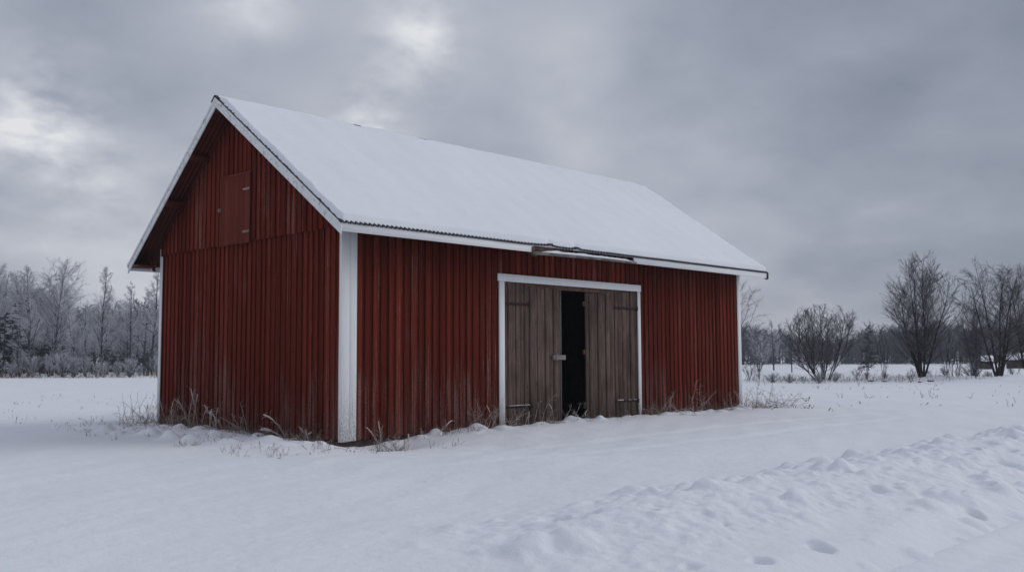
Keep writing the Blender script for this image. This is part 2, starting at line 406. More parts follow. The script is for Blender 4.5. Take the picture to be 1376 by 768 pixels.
# ------------------------------------------------------------------ barn
LN, WD = 14.88, 7.64
RY, RZ, EN, EF, EZ, EZ2 = 4.05, 7.55, -.74, 8.33, 4.23, 4.09
X0, X1 = -.59, LN+.46
KN = (RZ-EZ)/(RY-EN); KF = (RZ-EZ2)/(EF-RY)
def zr(y): return RZ-(RY-y)*KN if y < RY else RZ-(y-RY)*KF
barn = empty('barn', (0, 0, 0), label='long red timber barn with white corners, snow covered roof and grey double doors ajar', cat='barn')
def cladding(name, axis, a0, a1, face, sgn, z0, ztop, mat_, skip=(), pitch=.2, proud=.032, zjit=.03):
    """board on board cladding; axis 'x' runs along x at y=face, axis 'y' along y at x=face; sgn = outward direction"""
    mb = MB(); n = round((a1-a0)/pitch); pitch = (a1-a0)/n
    def piece(u0, u1, w0, w1, zb, zt0, zt1, tone=None):
        lean = random.uniform(-.003, .003)
        if axis == 'x': P = [(u0, w0, zb), (u1, w0, zb), (u1, w1, zb), (u0, w1, zb), (u0+lean, w0, zt0), (u1+lean, w0, zt1), (u1+lean, w1, zt1), (u0+lean, w1, zt0)]
        else: P = [(w0, u0, zb), (w0, u1, zb), (w1, u1, zb), (w1, u0, zb), (w0, u0+lean, zt0), (w0, u1+lean, zt1), (w1, u1+lean, zt1), (w1, u0+lean, zt0)]
        if (axis == 'x') == (w0 > w1): P = [P[i] for i in (1, 0, 3, 2, 5, 4, 7, 6)]
        mb.hexa(P, tone)
    def spans(u0, u1):
        zt0, zt1 = ztop(u0), ztop(u1)
        for (s0, s1, zlo, zhi) in skip:
            if u1 > s0+.002 and u0 < s1-.002:
                out = []
                if zlo > z0: out.append((z0, zlo, zlo))
                if zhi < min(zt0, zt1): out.append((zhi, zt0, zt1))
                return out
        return [(z0, zt0, zt1)]
    for i in range(n):                                     # under boards
        u0 = a0+i*pitch; u1 = u0+pitch-.003
        for (zb, t0, t1) in spans(u0, u1): piece(u0, u1, face-sgn*.022, face+sgn*random.uniform(-.002, .002), zb+random.uniform(0, zjit), t0, t1)
    for i in range(n+1):                                   # cover boards
        c = a0+i*pitch; hw = random.uniform(.040, .066); u0, u1 = max(a0, c-hw+random.uniform(-.006, .006)), min(a1, c+hw)
        for (zb, t0, t1) in spans(u0, u1): piece(u0, u1, face+sgn*.0035, face+sgn*(proud+random.uniform(-.004, .005)), zb+random.uniform(-.012, zjit), t0, t1)
    return mb.build(name, mat_, barn, bevel=.003)
# long wall towards the camera (doorway left out), the far long wall, both ends
DX0, DX1, DZ = 4.54, 9.66, 3.42
cladding('wall', 'x', .02, LN-.02, 0, -1, 0.0, lambda u: 4.62, RED, skip=((DX0-.02, DX1+.02, 0, DZ+.02),))
cladding('wall', 'x', .02, LN-.02, WD, 1, 0.0, lambda u: 4.52, RED, pitch=.24)
cladding('wall', 'y', .02, WD-.02, 0, -1, 0.0, lambda u: 4.29, RED)
cladding('wall', 'y', .02, WD-.02, LN, 1, 0.0, lambda u: zr(u)-.13, RED, pitch=.24)
HY0, HY1, HZ0, HZ1 = 3.35, 4.68, 4.24, 5.82
cladding('gable', 'y', .0, WD-.0, -.040, -1, 4.25, lambda u: zr(u)-.125, RED, skip=((HY0, HY1, HZ0-.03, HZ1),), zjit=.02)
mb = MB(); mb.box(.13, .29, .13, WD-.13, 4.1, 4.25, .5)      # inner linings keep daylight out
T = .10
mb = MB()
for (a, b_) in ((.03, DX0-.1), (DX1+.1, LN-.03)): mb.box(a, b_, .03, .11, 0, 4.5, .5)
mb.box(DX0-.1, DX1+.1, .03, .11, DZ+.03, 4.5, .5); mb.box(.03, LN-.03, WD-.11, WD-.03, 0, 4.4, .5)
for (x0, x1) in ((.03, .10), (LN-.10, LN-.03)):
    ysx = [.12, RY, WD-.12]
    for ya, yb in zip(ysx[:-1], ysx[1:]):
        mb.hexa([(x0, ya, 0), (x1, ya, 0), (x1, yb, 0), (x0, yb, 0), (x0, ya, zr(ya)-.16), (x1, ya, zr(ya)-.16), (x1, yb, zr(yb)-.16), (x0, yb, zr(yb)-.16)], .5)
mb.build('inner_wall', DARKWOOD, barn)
mb = MB(); mb.box(.12, LN-.12, .12, WD-.12, -.3, -.02, .5); mb.build('floor', SOIL, barn)
# foundation
mb = MB()
for a in ((.015, LN-.015, .012, .10), (.015, LN-.015, WD-.10, WD-.012)): mb.box(*a, -.5, -.002)
for a in ((.015, .10, .10, WD-.10), (LN-.10, LN-.015, .10, WD-.10)): mb.box(*a, -.5, -.002)
mb.build('foundation', CONC, barn)
# corner boards
def part_box(name, mat_, parent, *boxes, bevel=.004):
    mb = MB()
    for b_ in boxes: mb.box(*b_)
    return mb.build(name, mat_, parent, bevel=bevel)
part_box('corner_board', WHITE, barn, (-.045, .165, -.062, -.034, -.01, 4.33), (.172, .345, -.056, -.034, .0, 4.33), (-.045, .0, -.034, .012, -.005, 4.24))
part_box('corner_board', WHITE, barn, (LN-.13, LN+.05, -.060, -.034, .0, 4.4), (LN+.028, LN+.05, -.034, .10, .0, 4.4))
part_box('corner_board', WHITE, barn, (-.058, .13, WD+.034, WD+.062, .0, 4.42), (-.058, -.034, WD-.06, WD+.034, .0, 4.22))
part_box('corner_board', WHITE, barn, (LN-.13, LN+.05, WD+.034, WD+.062, .0, 4.3), (LN+.028, LN+.05, WD-.1, WD+.034, .0, 4.3))

# roof: corrugated sheets
def corr_slope(y_e, z_e, k, sgn):
    nx = int((X1-X0)/.011); xs_ = np.linspace(X0-.02, X1+.02, nx)
    ts = np.array([0, .02, .3, 1.0]); V = []
    for t_ in ts:
        y = y_e+(RY-y_e)*t_; z = z_e+(RZ-z_e)*t_
        j = .0
        zz = z+.024*np.cos(xs_*2*PI/.11)
        if t_ == 0:
            bend = np.exp(-((xs_-5.2)/.35)**2)*.02+np.exp(-((xs_-6.3)/.12)**2)*.05+np.exp(-((xs_-5.35)/.1)**2)*.04 if sgn > 0 else 0*xs_
            zz = zz+bend+.006*perlin(xs_/.5, 0*xs_, 50)
        V.append(np.stack([xs_, np.full(nx, y+(-.03*sgn if t_ == 0 else 0)+(.008*perlin(xs_/.3, 0*xs_, 51) if t_ == 0 else 0)), zz], 1))
    V = np.concatenate(V); i = (np.arange(3)[:, None]*nx+np.arange(nx-1)[None]).ravel()
    return V, np.stack([i, i+1, i+nx+1, i+nx], 1)
Va, Fa = corr_slope(EN-.04, EZ-.04*KN, KN, 1); Vb, Fb = corr_slope(EF+.04, EZ2-.04*KF, KF, -1)
roof = np_mesh('roof', np.concatenate([Va, Vb]), np.concatenate([Fa, Fb+len(Va)]), ZINC, barn, smooth=True)
sol = roof.modifiers.new('thick', 'SOLIDIFY'); sol.thickness = .004; sol.offset = -1
# timber deck below the sheets, with the sloping boards of the gable soffit
def slope_quad(mb, xa, xb, ya, yb, up_, lo, tone=None):
    mb.hexa([(xa, ya, zr(ya)+lo), (xb, ya, zr(ya)+lo), (xb, yb, zr(yb)+lo), (xa, yb, zr(yb)+lo), (xa, ya, zr(ya)+up_), (xb, ya, zr(ya)+up_), (xb, yb, zr(yb)+up_), (xa, yb, zr(yb)+up_)], tone)
mb = MB()
for (ya, yb) in ((EN, RY-.002), (RY+.002, EF)):
    slope_quad(mb, .15, LN-.1, ya+.02 if ya < RY-1 else ya, yb, -.03, -.06, .3)
mb.build('roof_deck', DARKWOOD, roof)
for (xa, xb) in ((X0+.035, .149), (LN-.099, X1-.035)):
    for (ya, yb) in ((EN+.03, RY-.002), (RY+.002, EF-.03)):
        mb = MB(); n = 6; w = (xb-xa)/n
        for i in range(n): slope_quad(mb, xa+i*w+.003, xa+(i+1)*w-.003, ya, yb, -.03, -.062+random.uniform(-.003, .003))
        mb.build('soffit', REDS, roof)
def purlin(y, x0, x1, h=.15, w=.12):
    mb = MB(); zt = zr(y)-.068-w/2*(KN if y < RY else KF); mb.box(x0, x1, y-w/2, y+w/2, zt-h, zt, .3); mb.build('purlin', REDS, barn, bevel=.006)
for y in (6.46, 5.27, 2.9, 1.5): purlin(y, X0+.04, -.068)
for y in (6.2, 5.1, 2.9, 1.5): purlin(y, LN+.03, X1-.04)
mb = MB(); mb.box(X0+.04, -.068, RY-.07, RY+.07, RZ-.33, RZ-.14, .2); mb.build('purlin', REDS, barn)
# boxed foot of the far eave under the gable overhang, with its brace
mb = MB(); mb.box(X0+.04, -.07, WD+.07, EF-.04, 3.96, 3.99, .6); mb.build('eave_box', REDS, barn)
mb = MB(); mb.hexa([(-.25, WD+.0, 3.85), (-.19, WD+.0, 3.85), (-.19, WD+.06, 3.85), (-.25, WD+.06, 3.85), (-.25, WD+.25, 4.2), (-.19, WD+.25, 4.2), (-.19, WD+.31, 4.2), (-.25, WD+.31, 4.2)], .5); mb.build('brace', REDS, barn)
# rake boards
def rake(x0, x1, ya, yb, up_, lo, cut=0):
    mb = MB(); slope_quad(mb, x0, x1, ya, yb, up_, lo); return mb
def rake_pair(xo, xi, d):
    for (ya, yb) in ((EN-.045, RY-.0015), (RY+.0015, EF+.045)):
        mb = rake(min(xo, xi), max(xo, xi), ya, yb, -.018, -.235)
        s = -.022*d
        slope_quad(mb, min(xo-.0, xo+s), max(xo-.0, xo+s), ya, yb, -.012, -.085)
        mb.build('rake_board', WHITER, roof, bevel=.004)
rake_pair(X0, X0+.03, 1)
rake_pair(X1, X1-.03, -1)
# fascia along the eaves: it is broken off above the doors
part_box('fascia', WHITEH, roof, (X0+.031, 4.76, EN-.045, EN-.018, EZ-.20, EZ-.045), bevel=.003)
part_box('fascia', WHITEH, roof, (8.55, X1-.031, EN-.045, EN-.018, EZ-.20, EZ-.045), bevel=.003)
part_box('fascia', WHITEH, roof, (X0+.031, X1-.031, EF+.018, EF+.045, EZ2-.20, EZ2-.045), bevel=.003)
mb = MB()
for i in range(19):                                          # rafter tails
    x = .25+i*.8
    if x < LN: mb = MB(); slope_quad(mb, x, x+.07, EN+.0, -.04, -.061, -.17); mb.build('rafter_tail', TORN, roof)
# dropped fascia board lying in its bracket, with snow along it
mb = MB(); n = 8
for i in range(n):
    xa = 4.74+i*(3.82/n); xb = xa+3.82/n
    f0, f1 = i/n, (i+1)/n
    za = 3.985+.045*f0+.012*math.sin(3*f0); zb_ = 3.985+.045*f1+.012*math.sin(3*f1); ho = .105-.03*f0; h1 = .105-.03*f1
    mb.hexa([(xa, -.86, za-.02), (xb, -.86, zb_-.02), (xb, -.70, zb_+.0), (xa, -.70, za+.0), (xa, -.88, za+ho-.05), (xb, -.88, zb_+h1-.05), (xb, -.70, zb_+.05), (xa, -.70, za+.05)], .45)
loose = mb.build('loose_board', GREYWOOD, roof)
nn = 70; V = []; Fq = []
for i in range(nn):
    f = i/(nn-1); x = 4.95+3.45*f; zb_ = 3.985+.045*f+.012*math.sin(3*f)+(.105-.03*f)-.052
    hh = (.045+.04*abs(float(fbm(np.array([x/.5]), np.array([0.]), 3, 60)[0])))*min(1, f*9+.15, (1-f)*9+.15)
    for (yy, zz) in ((-.885, 0), (-.895, hh*.6), (-.86, hh), (-.78, hh*1.05), (-.71, hh*.9), (-.705, 0)): V.append((x, yy, zb_+zz))
for i in range(nn-1):
    for j in range(5): Fq.append((i*6+j, (i+1)*6+j, (i+1)*6+j+1, i*6+j+1))
np_mesh('snow_strip', V, Fq, ROOFSNOW, loose, smooth=True)
part_box('splintered_end', TORN, roof, (4.70, 4.80, -.80, -.70, 3.97, 4.16), (4.76, 4.84, -.84, -.72, 3.94, 4.05), (4.80, 5.5, -.765, -.735, 4.07, 4.17), (5.5, 5.95, -.765, -.735, 4.10, 4.16), bevel=.01)
part_box('splintered_end', TORN, roof, (8.42, 8.56, -.80, -.72, 4.02, 4.10), bevel=.01)
part_box('splintered_end', TORN, roof, (X1-.06, X1+.02, EN-.07, EN+.03, EZ-.23, EZ-.06), (X1-.03, X1+.045, EN-.06, EN+.0, EZ-.17, EZ-.02), bevel=.012)
# ridge capping and the dark sheet edge at the gable
mb = MB()
for i in range(16):
    xa = X0-.03+i*(X1-X0+.06)/16; xb = xa+(X1-X0+.06)/16+.02; dz = random.uniform(-.004, .010)
    for s, k in ((-1, KN), (1, KF)):
        mb.hexa([(xa, RY+s*.16, RZ-.16*k+.024+dz), (xb, RY+s*.16, RZ-.16*k+.024+dz), (xb, RY, RZ+.028+dz), (xa, RY, RZ+.028+dz),
                 (xa, RY+s*.16, RZ-.16*k+.030+dz), (xb, RY+s*.16, RZ-.16*k+.030+dz), (xb, RY, RZ+.036+dz), (xa, RY, RZ+.036+dz)], .5)
mb.build('ridge_cap', ZINC, roof)
# snow blanket
def roof_snow(y_e, k, sgn, name='snow_cover'):
    nx, nt_ = 620, 170
    x = np.concatenate([X0-.005+np.linspace(0, .3, 60)[:-1], np.linspace(X0+.295, X1-.3, nx-90), X1-.3+np.linspace(0, .305, 32)[1:]]); nx = len(x)
    t_ = np.linspace(0, 1, nt_)**.8; Lr = math.hypot(RY-y_e, RZ-zr(y_e))
    Xg, Tg = np.meshgrid(x, t_, indexing='ij')
    de = Tg*Lr; dr = (1-Tg)*Lr
    base = .095+.035*fbm(Xg/1.9, de/1.3, 3, 70+sgn)+.006*fbm(Xg/.35, de/.35, 2, 79)+.0045*np.sin(de*2*PI/.42+.8*perlin(Xg/2, de, 74))+.004*np.cos(Xg*2*PI/.88)
    ex = .04+.10*np.abs(fbm(Xg/.45, 0*Xg, 4, 71)); ed = np.clip((de-.005)/(ex+.04), 0, 1)
    rk = .02+.06*np.abs(fbm(de/.12, 0*de+3, 3, 72)); e1 = np.clip((Xg-X0-rk*.7)/.07, 0, 1); e2 = np.clip((X1-Xg-rk*.3)/.06, 0, 1)
    edge = np.sqrt(np.clip(1-(1-ed)**2, 0, 1))*np.sqrt(1-(1-e1)**2)*np.sqrt(1-(1-e2)**2)
    ridge = .35+.65*sm(dr, .0, .35)+.3*perlin(Xg/.7, dr, 76)*np.exp(-(dr/.2)**2)
    bare = 1-1.2*np.exp(-((Xg-3.35)/.12)**2-(dr/.1)**2)-np.exp(-((Xg-5.55)/.25)**2-(dr/.08)**2)
    bent = 1-1.1*np.exp(-((Xg-5.35)/.1)**2-(de/.14)**2)-1.1*np.exp(-((Xg-6.3)/.12)**2-(de/.16)**2)
    hh = base*edge*np.clip(ridge, .2, 1.4)*np.clip(bare, 0, 1)*np.clip(bent, 0, 1)+.021*edge-.03*(1-edge)
    a = math.atan(k); Y = y_e+(RY-y_e)*Tg; Z = zr(y_e)+(RZ-zr(y_e))*Tg
    ny, nz = -math.sin(a)*sgn, math.cos(a)
    Y2 = Y+ny*hh; Y2 = np.where(sgn*(Y2-RY) > 0, RY, Y2)
    V = np.stack([Xg.ravel(), Y2.ravel(), (Z+nz*hh).ravel()], 1)
    i = (np.arange(nx-1)[:, None]*nt_+np.arange(nt_-1)[None]).ravel()
    Fq = np.stack([i, i+nt_, i+nt_+1, i+1], 1)
    if sgn < 0: Fq = Fq[:, ::-1]
    return np_mesh(name, V, Fq, ROOFSNOW, roof, smooth=True)
roof_snow(EN-.03, KN, 1); roof_snow(EF+.03, KF, -1)

# door frame, lintel, doors
frm = part_box('door_frame', WHITE, barn, (4.37, 4.545, -.068, -.034, -.02, 3.39), (9.655, 9.775, -.068, -.034, -.02, 3.39), (4.33, 9.80, -.074, -.034, 3.395, 3.57))
part_box('lintel', TORN, barn, (DX0+.0, DX1-.0, -.01, .09, 3.29, 3.44))
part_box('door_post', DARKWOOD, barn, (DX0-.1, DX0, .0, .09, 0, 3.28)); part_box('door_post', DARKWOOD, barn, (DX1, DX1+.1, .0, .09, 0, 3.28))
part_box('threshold', TORN, barn, (DX0, DX1, -.03, .11, -.12, .03))
def door(x0, x1, zt0, zt1, hinge, rot, nb, seed):
    random.seed(seed)
    mb = MB(); u = x0; ws = [random.uniform(.75, 1.3) for _ in range(nb)]; k = (x1-x0)/sum(ws)
    for i, w in enumerate(ws):
        w *= k; a, b_ = u+.005, u+w-.005; u += w
        ta = zt0+(zt1-zt0)*(a-x0)/(x1-x0)+random.uniform(-.01, .008); tb = ta+(zt1-zt0)*(b_-a)/(x1-x0)
        y = -.030+random.uniform(-.009, .007) - (.018 if i % 2 and nb > 12 else 0); zb = random.uniform(-.02, .03)
        mb.hexa([(a, y, zb), (b_, y, zb), (b_, y+.028, zb), (a, y+.028, zb), (a, y, ta), (b_, y, tb), (b_, y+.028, tb), (a, y+.028, ta)])
    mb2 = MB()
    o = mb.build('door', DOOR, barn, origin=(hinge, 0, 0), bevel=.002)
    for z in (.45, 1.65, 2.85): mb2 = MB(); mb2.box(x0+.05-hinge, x1-.05-hinge, .008, .045, z, z+.16); mb2.build('cross_rail', DARKWOOD, o)
    o.rotation_euler = (0, 0, rot)
    return o
dl = door(4.56, 6.57, 3.385, 3.31, 4.56, math.radians(1.2), 15, 3)
dr_ = door(7.54, 9.64, 3.265, 3.375, 9.64, math.radians(-1.5), 13, 8)
def strap(door_, x0, x1, z, knob, y=-.068, snowy=False):
    mb = MB(); n = 6
    for i in range(n):
        a, b_ = x0+(x1-x0)*i/n, x0+(x1-x0)*(i+1)/n
        mb.box(a, b_, y, y+.012, z-.028+random.uniform(-.002, .002), z+.028, .5)
    mb.box(knob-.03, knob+.03, y-.012, y+.02, z-.05, z+.05, .5)
    for q in (.2, .5, .8):
        xx = x0+(x1-x0)*q; mb.box(xx-.012, xx+.012, y-.008, y, z-.012, z+.012, .5)
    s = mb.build('strap_hinge', IRON, door_, bevel=.003)
    if snowy:
        m2 = MB(); k = 9
        for i in range(k):
            a = x0+(x1-x0)*i/k; b_ = x0+(x1-x0)*(i+1)/k
            if random.random() < .6: m2.box(a, b_, y-.008, y+.03, z+.028, z+.031+random.uniform(.002, .014), .5)
        m2.build('snow_cap', ROOFSNOW, s, bevel=.004)
strap(dl, .0, .85, 2.89, .84); strap(dl, .02, .93, .49, .92, snowy=True)
strap(dr_, -.98, .0, 2.93, -.02); strap(dr_, -.97, .02, .48, -.02, snowy=True)
la = part_box('latch', GREYWOOD, dl, (1.66, 2.12, -.115, -.055, 1.57, 1.69), (1.74, 1.80, -.13, -.115, 1.55, 1.71), bevel=.012)
part_box('edge_strip', GREYWOOD, dl, (1.995, 2.02, -.058, .01, .05, 3.30))
part_box('latch_block', TORN, dr_, (-2.17, -2.10, -.03, .02, 1.70, 1.82))
part_box('latch_block', TORN, dr_, (-2.16, -2.10, -.03, .02, 2.93, 3.05))
part_box('latch_block', TORN, dr_, (-2.16, -2.09, -.03, .02, .35, .50))
# hatch in the gable
random.seed(31)
mb = MB(); ws = [.2, .26, .22, .24, .19, .2]; u = HY0+.02; k = (HY1-HY0-.04)/sum(ws)
for w in ws:
    w *= k; y = -.082+random.uniform(-.004, .004); mb.box(y, y+.03, u+.002, u+w-.003, HZ0-.01+random.uniform(-.01, .01), HZ1-.02); u += w
hat = mb.build('hatch', RED2, barn, bevel=.002)
part_box('hinge', GREYWOOD, hat, (-.096, -.082, HY0+.03, HY0+.30, 5.42, 5.47)); part_box('hinge', GREYWOOD, hat, (-.096, -.082, HY0+.03, HY0+.30, 4.45, 4.51))
part_box('latch', GREYWOOD, hat, (-.11, -.080, HY1-.06, HY1+.06, 5.04, 5.11))
part_box('hatch_trim', RED2, hat, (-.078, -.066, HY1-.018, HY1+.03, HZ0, HZ1)); part_box('hatch_trim', RED2, hat, (-.09, -.066, HY0-.02, HY1+.02, HZ1-.018, HZ1+.025))
mb = MB(); mb.box(-.05, -.045, HY0, HY1, HZ0+.01, HZ1+.02, .1); mb.build('hatch_backing', DARKWOOD, hat)

# a pole leaning inside the doorway
mb = MB(); mb.hexa([(6.9, .9, -.02), (6.94, .9, -.02), (6.94, .94, -.02), (6.9, .94, -.02), (6.6, .45, 1.9), (6.64, .45, 1.9), (6.64, .49, 1.9), (6.6, .49, 1.9)], .8)
o = mb.build('pole', TORN); tag(o, 'thin brown pole leaning in the dark gap between the barn doors', 'pole')

# ------------------------------------------------------------------ trees
def nrm(v): return v/np.maximum(np.linalg.norm(v, axis=-1, keepdims=True), 1e-9)
def walk(r, p0, d0, L, n, jit, up):
    B = len(p0); P = np.zeros((B, n, 3)); P[:, 0] = p0; d = nrm(d0); st = (L/(n-1))[:, None]
    for i in range(1, n):
        d = nrm(d+r.normal(0, jit, (B, 3))+np.array([0, 0, up])); P[:, i] = P[:, i-1]+d*st
    return P
def rads(r0, n, tip): return r0[:, None]*(1-(1-tip)*np.linspace(0, 1, n)[None]**.8)
def kids(r, P, L, R, n, t0, t1, ang, sd, lr_, rr, k, jit, up, prof, rmin, flat=0):
    B, N, _ = P.shape
    t_ = (t0+(t1-t0)*((np.arange(n)[None]+r.random((B, n)))/n)); idx = t_*(N-1); i0 = np.minimum(idx.astype(int), N-2); f = (idx-i0)[..., None]
    b = np.arange(B)[:, None]; p = P[b, i0]*(1-f)+P[b, i0+1]*f; tg = nrm(P[b, i0+1]-P[b, i0])
    az = r.random((B, n))*2*PI+np.arange(n)[None]*2.4; rv = np.stack([np.cos(az), np.sin(az), r.normal(0, .4, (B, n))], -1)
    pr = nrm(rv-(rv*tg).sum(-1, keepdims=True)*tg); a = np.radians(r.normal(ang, sd, (B, n)))[..., None]
    d = tg*np.cos(a)+pr*np.sin(a)
    Lc = L[:, None]*lr_*prof(t_)*r.uniform(.7, 1.25, (B, n)); Rc = np.maximum(np.minimum(R[b, i0]*rr, R[b, i0]*.85), rmin)
    m_ = B*n; return walk(r, p.reshape(m_, 3), d.reshape(m_, 3), Lc.ravel(), k, jit, up), Lc.ravel(), rads(Rc.ravel(), k, .35)
def tubes(P, R, sides):
    B, N, _ = P.shape; T_ = nrm(np.gradient(P, axis=1)); ref = nrm(P[:, -1]-P[:, 0]); aux = np.where(np.abs(ref[:, 2:3]) > .8, [[1., 0, 0]], [[0, 0, 1.]])
    u = nrm(np.cross(T_, aux[:, None, :])); w = np.cross(T_, u)
    a = np.arange(sides)*2*PI/sides
    V = P[:, :, None]+R[:, :, None, None]*(u[:, :, None]*np.cos(a)[None, None, :, None]+w[:, :, None]*np.sin(a)[None, None, :, None])
    V = V.reshape(-1, 3); b = (np.arange(B)[:, None, None]*N+np.arange(N-1)[None, :, None])*sides; j = np.arange(sides)[None, None]; j2 = (j+1) % sides
    Fq = np.stack(np.broadcast_arrays(b+j, b+j2, b+sides+j2, b+sides+j), -1).reshape(-1, 4)
    return V, Fq
def join(parts):
    Vs, Fs, n = [], [], 0
    for V, F_ in parts: Vs.append(V); Fs.append(F_+n); n += len(V)
    return np.concatenate(Vs), np.concatenate(Fs)
CONE = lambda t_: 1.05-.85*t_
ROUND = lambda t_: .45+.75*np.sin(PI*np.clip(t_*.9+.08, 0, 1))
FLATP = lambda t_: 1.0-.45*t_
def birch(seed, H=11, n1=26, n2=9, n3=6, t0=.22, tw=.011, ang=42, droop=-.06, width=.30, prof=CONE):
    r = np.random.default_rng(seed)
    P0 = walk(r, np.zeros((1, 3)), np.array([[r.normal(0, .04), r.normal(0, .04), 1]]), np.array([H]), 12, .022, .06); R0 = rads(np.array([H*.0125]), 12, .12)
    P1, L1, R1 = kids(r, P0, np.array([H]), R0, n1, t0, .98, ang, 9, width, .42, 8, .09, .09, prof, .016)
    P2, L2, R2_ = kids(r, P1, L1, R1, n2, .15, 1, 42, 12, .48, .5, 5, .12, .03, FLATP, .012)
    P3, L3, R3 = kids(r, P2, L2, R2_, n3, .1, 1, 45, 15, .6, .6, 4, .14, droop, FLATP, tw)
    return join([tubes(P0, R0, 7), tubes(P1, R1, 4)]), join([tubes(P2, R2_, 3), tubes(P3, R3, 3)])
def multi(seed, H=9, stems=7, spread=14, n1=18, n2=8, n3=5, tw=.010, ang=32, t0=.22, width=.30, ratio=.016, sd=5, up=.05, prof=ROUND, base=.018, kup=.08):
    r = np.random.default_rng(seed)
    az = np.arange(stems)*2.4+r.uniform(-.4, .4, stems); sp = np.radians(np.linspace(.08, 1.5, stems)**.8*spread+r.normal(0, sd*.25, stems))
    d = np.stack([np.cos(az)*np.sin(sp), np.sin(az)*np.sin(sp), np.cos(sp)], -1); p = np.stack([np.cos(az), np.sin(az), 0*az], -1)*H*base*r.uniform(.5, 1, (stems, 1))
    L0 = H*r.uniform(.82, 1.02, stems)*(1-.28*(sp/ max(sp.max(), .01))**2); P0 = walk(r, p, d, L0, 12, .045, up); R0 = rads(H*ratio*r.uniform(.55, 1.0, stems), 12, .10)
    P1, L1, R1 = kids(r, P0, L0, R0, n1, t0, .98, ang, 9, width, .45, 8, .07, kup, prof, .014)
    P2, L2, R2_ = kids(r, P1, L1, R1, n2, .15, 1, 34, 10, .45, .5, 5, .09, .05, FLATP, .011)
    P3, L3, R3 = kids(r, P2, L2, R2_, n3, .1, 1, 36, 12, .6, .65, 4, .10, .03, FLATP, tw)
    return join([tubes(P0, R0, 7), tubes(P1, R1, 4)]), join([tubes(P2, R2_, 3), tubes(P3, R3, 3)])
def spruce(seed, H=9, n=42, tw=.03):
    r = np.random.default_rng(seed)
    P0 = walk(r, np.zeros((1, 3)), np.array([[0, 0, 1.]]), np.array([H]), 8, .01, .05); R0 = rads(np.array([H*.012]), 8, .1)
    P1, L1, R1 = kids(r, P0, np.array([H]), R0, n, .06, .99, 98, 8, .22, .4, 5, .05, .04, CONE, .03)
    P2, L2, R2_ = kids(r, P1, L1, R1, 9, .1, 1, 48, 12, .42, .8, 3, .1, -.12, FLATP, tw*2.4)
    return join([tubes(P0, R0, 5)]), join([tubes(P1, R1*1.6, 3), tubes(P2, R2_, 3)])
def dome(parts, H, a, b, zc_):
    out = []
    for V, F_ in parts:
        c = np.array([0, 0, zc_*H]); q_ = (V-c)/np.array([a*H, a*H, b*H]); r_ = np.linalg.norm(q_, axis=1, keepdims=True)
        k_ = np.where(r_ > .8, (.8+.36*np.tanh((r_-.8)/.36*.8))/np.maximum(r_, 1e-6), 1.0); V2 = c+(V-c)*k_
        out.append((np.where(V[:, 2:3] < .12*H, V, V2), F_))
    return out
PROT = {}; HT = {}
def proto(key, parts, m1, m2):
    (V1, F1), (V2, F2) = parts
    a = np_mesh('trunk', V1, F1, m1, smooth=True); b = np_mesh('crown', V2, F2, m2)
    HT[key] = max(float(V1[:, 2].max()), float(V2[:, 2].max())); PROT[key] = (a.data, b.data); bpy.data.objects.remove(a); bpy.data.objects.remove(b)
def tree(key, name, x, y, sc, rz, label, cat='tree', group=None, mats=None, dz=-.03):
    e_ = empty(name, (x, y, hz(x, y)+dz), rz, sc, label, cat, group)
    for nm, me in zip(('trunk', 'crown'), PROT[key]):
        o = bpy.data.objects.new(nm, me); COL.objects.link(o); o.parent = e_
    return e_
proto('b1', birch(1, 11, 40, 11, 7), BARKL, TWIGL)
proto('b2', birch(2, 12, 44, 11, 7, t0=.2, width=.27, ang=38, prof=ROUND), BARKL, TWIGL)
proto('b3', birch(3, 11, 34, 11, 7, t0=.35, width=.24, ang=48, droop=-.12), BARKL, TWIGP)
proto('b4', birch(4, 9, 34, 10, 6, t0=.30, width=.24, ang=55, tw=.010), BARKL, TWIGL)
proto('b5', multi(5, 10, 3, 8, 16, 9, 6, width=.26), BARKL, TWIGP)
proto('fb', multi(6, 4, 9, 28, 10, 7, 5, tw=.009, width=.34, t0=.12, ang=40), BARKL, TWIGP)
proto('maple', dome(multi(17, 9.8, 9, 14, 24, 9, 6, tw=.0064, ang=44, width=.32, ratio=.0112, t0=.10, up=.035, sd=4, prof=lambda t_: .5+.6*np.sin(PI*t_**.75), kup=.08), 9.6, .36, .50, .53), BARKR, TWIGR)
proto('alder', dome(multi(8, 9.3, 5, 11, 21, 9, 6, tw=.0075, ang=50, width=.32, kup=.06,  ratio=.013, t0=.12), 9.3, .36, .52, .52), BARKR, TWIGR)
proto('willow', dome(multi(9, 5.4, 15, 36, 13, 9, 5, tw=.0066, ang=34, width=.36, ratio=.009, t0=.12, sd=14, up=.05, base=.09), 5.4, .52, .52, .44), BARKR, TWIGR)
proto('sapling', multi(10, 3.2, 4, 14, 8, 4, 2, tw=.008, ang=24, width=.32, ratio=.009, t0=.2), BARKR, TWIGR)
proto('brush', multi(11, 1.5, 12, 38, 7, 4, 2, tw=.007, ang=30, width=.45, ratio=.007, t0=.1, sd=16), BARKR, TWIGP)
proto('oak', birch(12, 9, 20, 9, 7, t0=.18, width=.42, ang=55, droop=.02, prof=ROUND, tw=.010), BARKR, TWIGR)

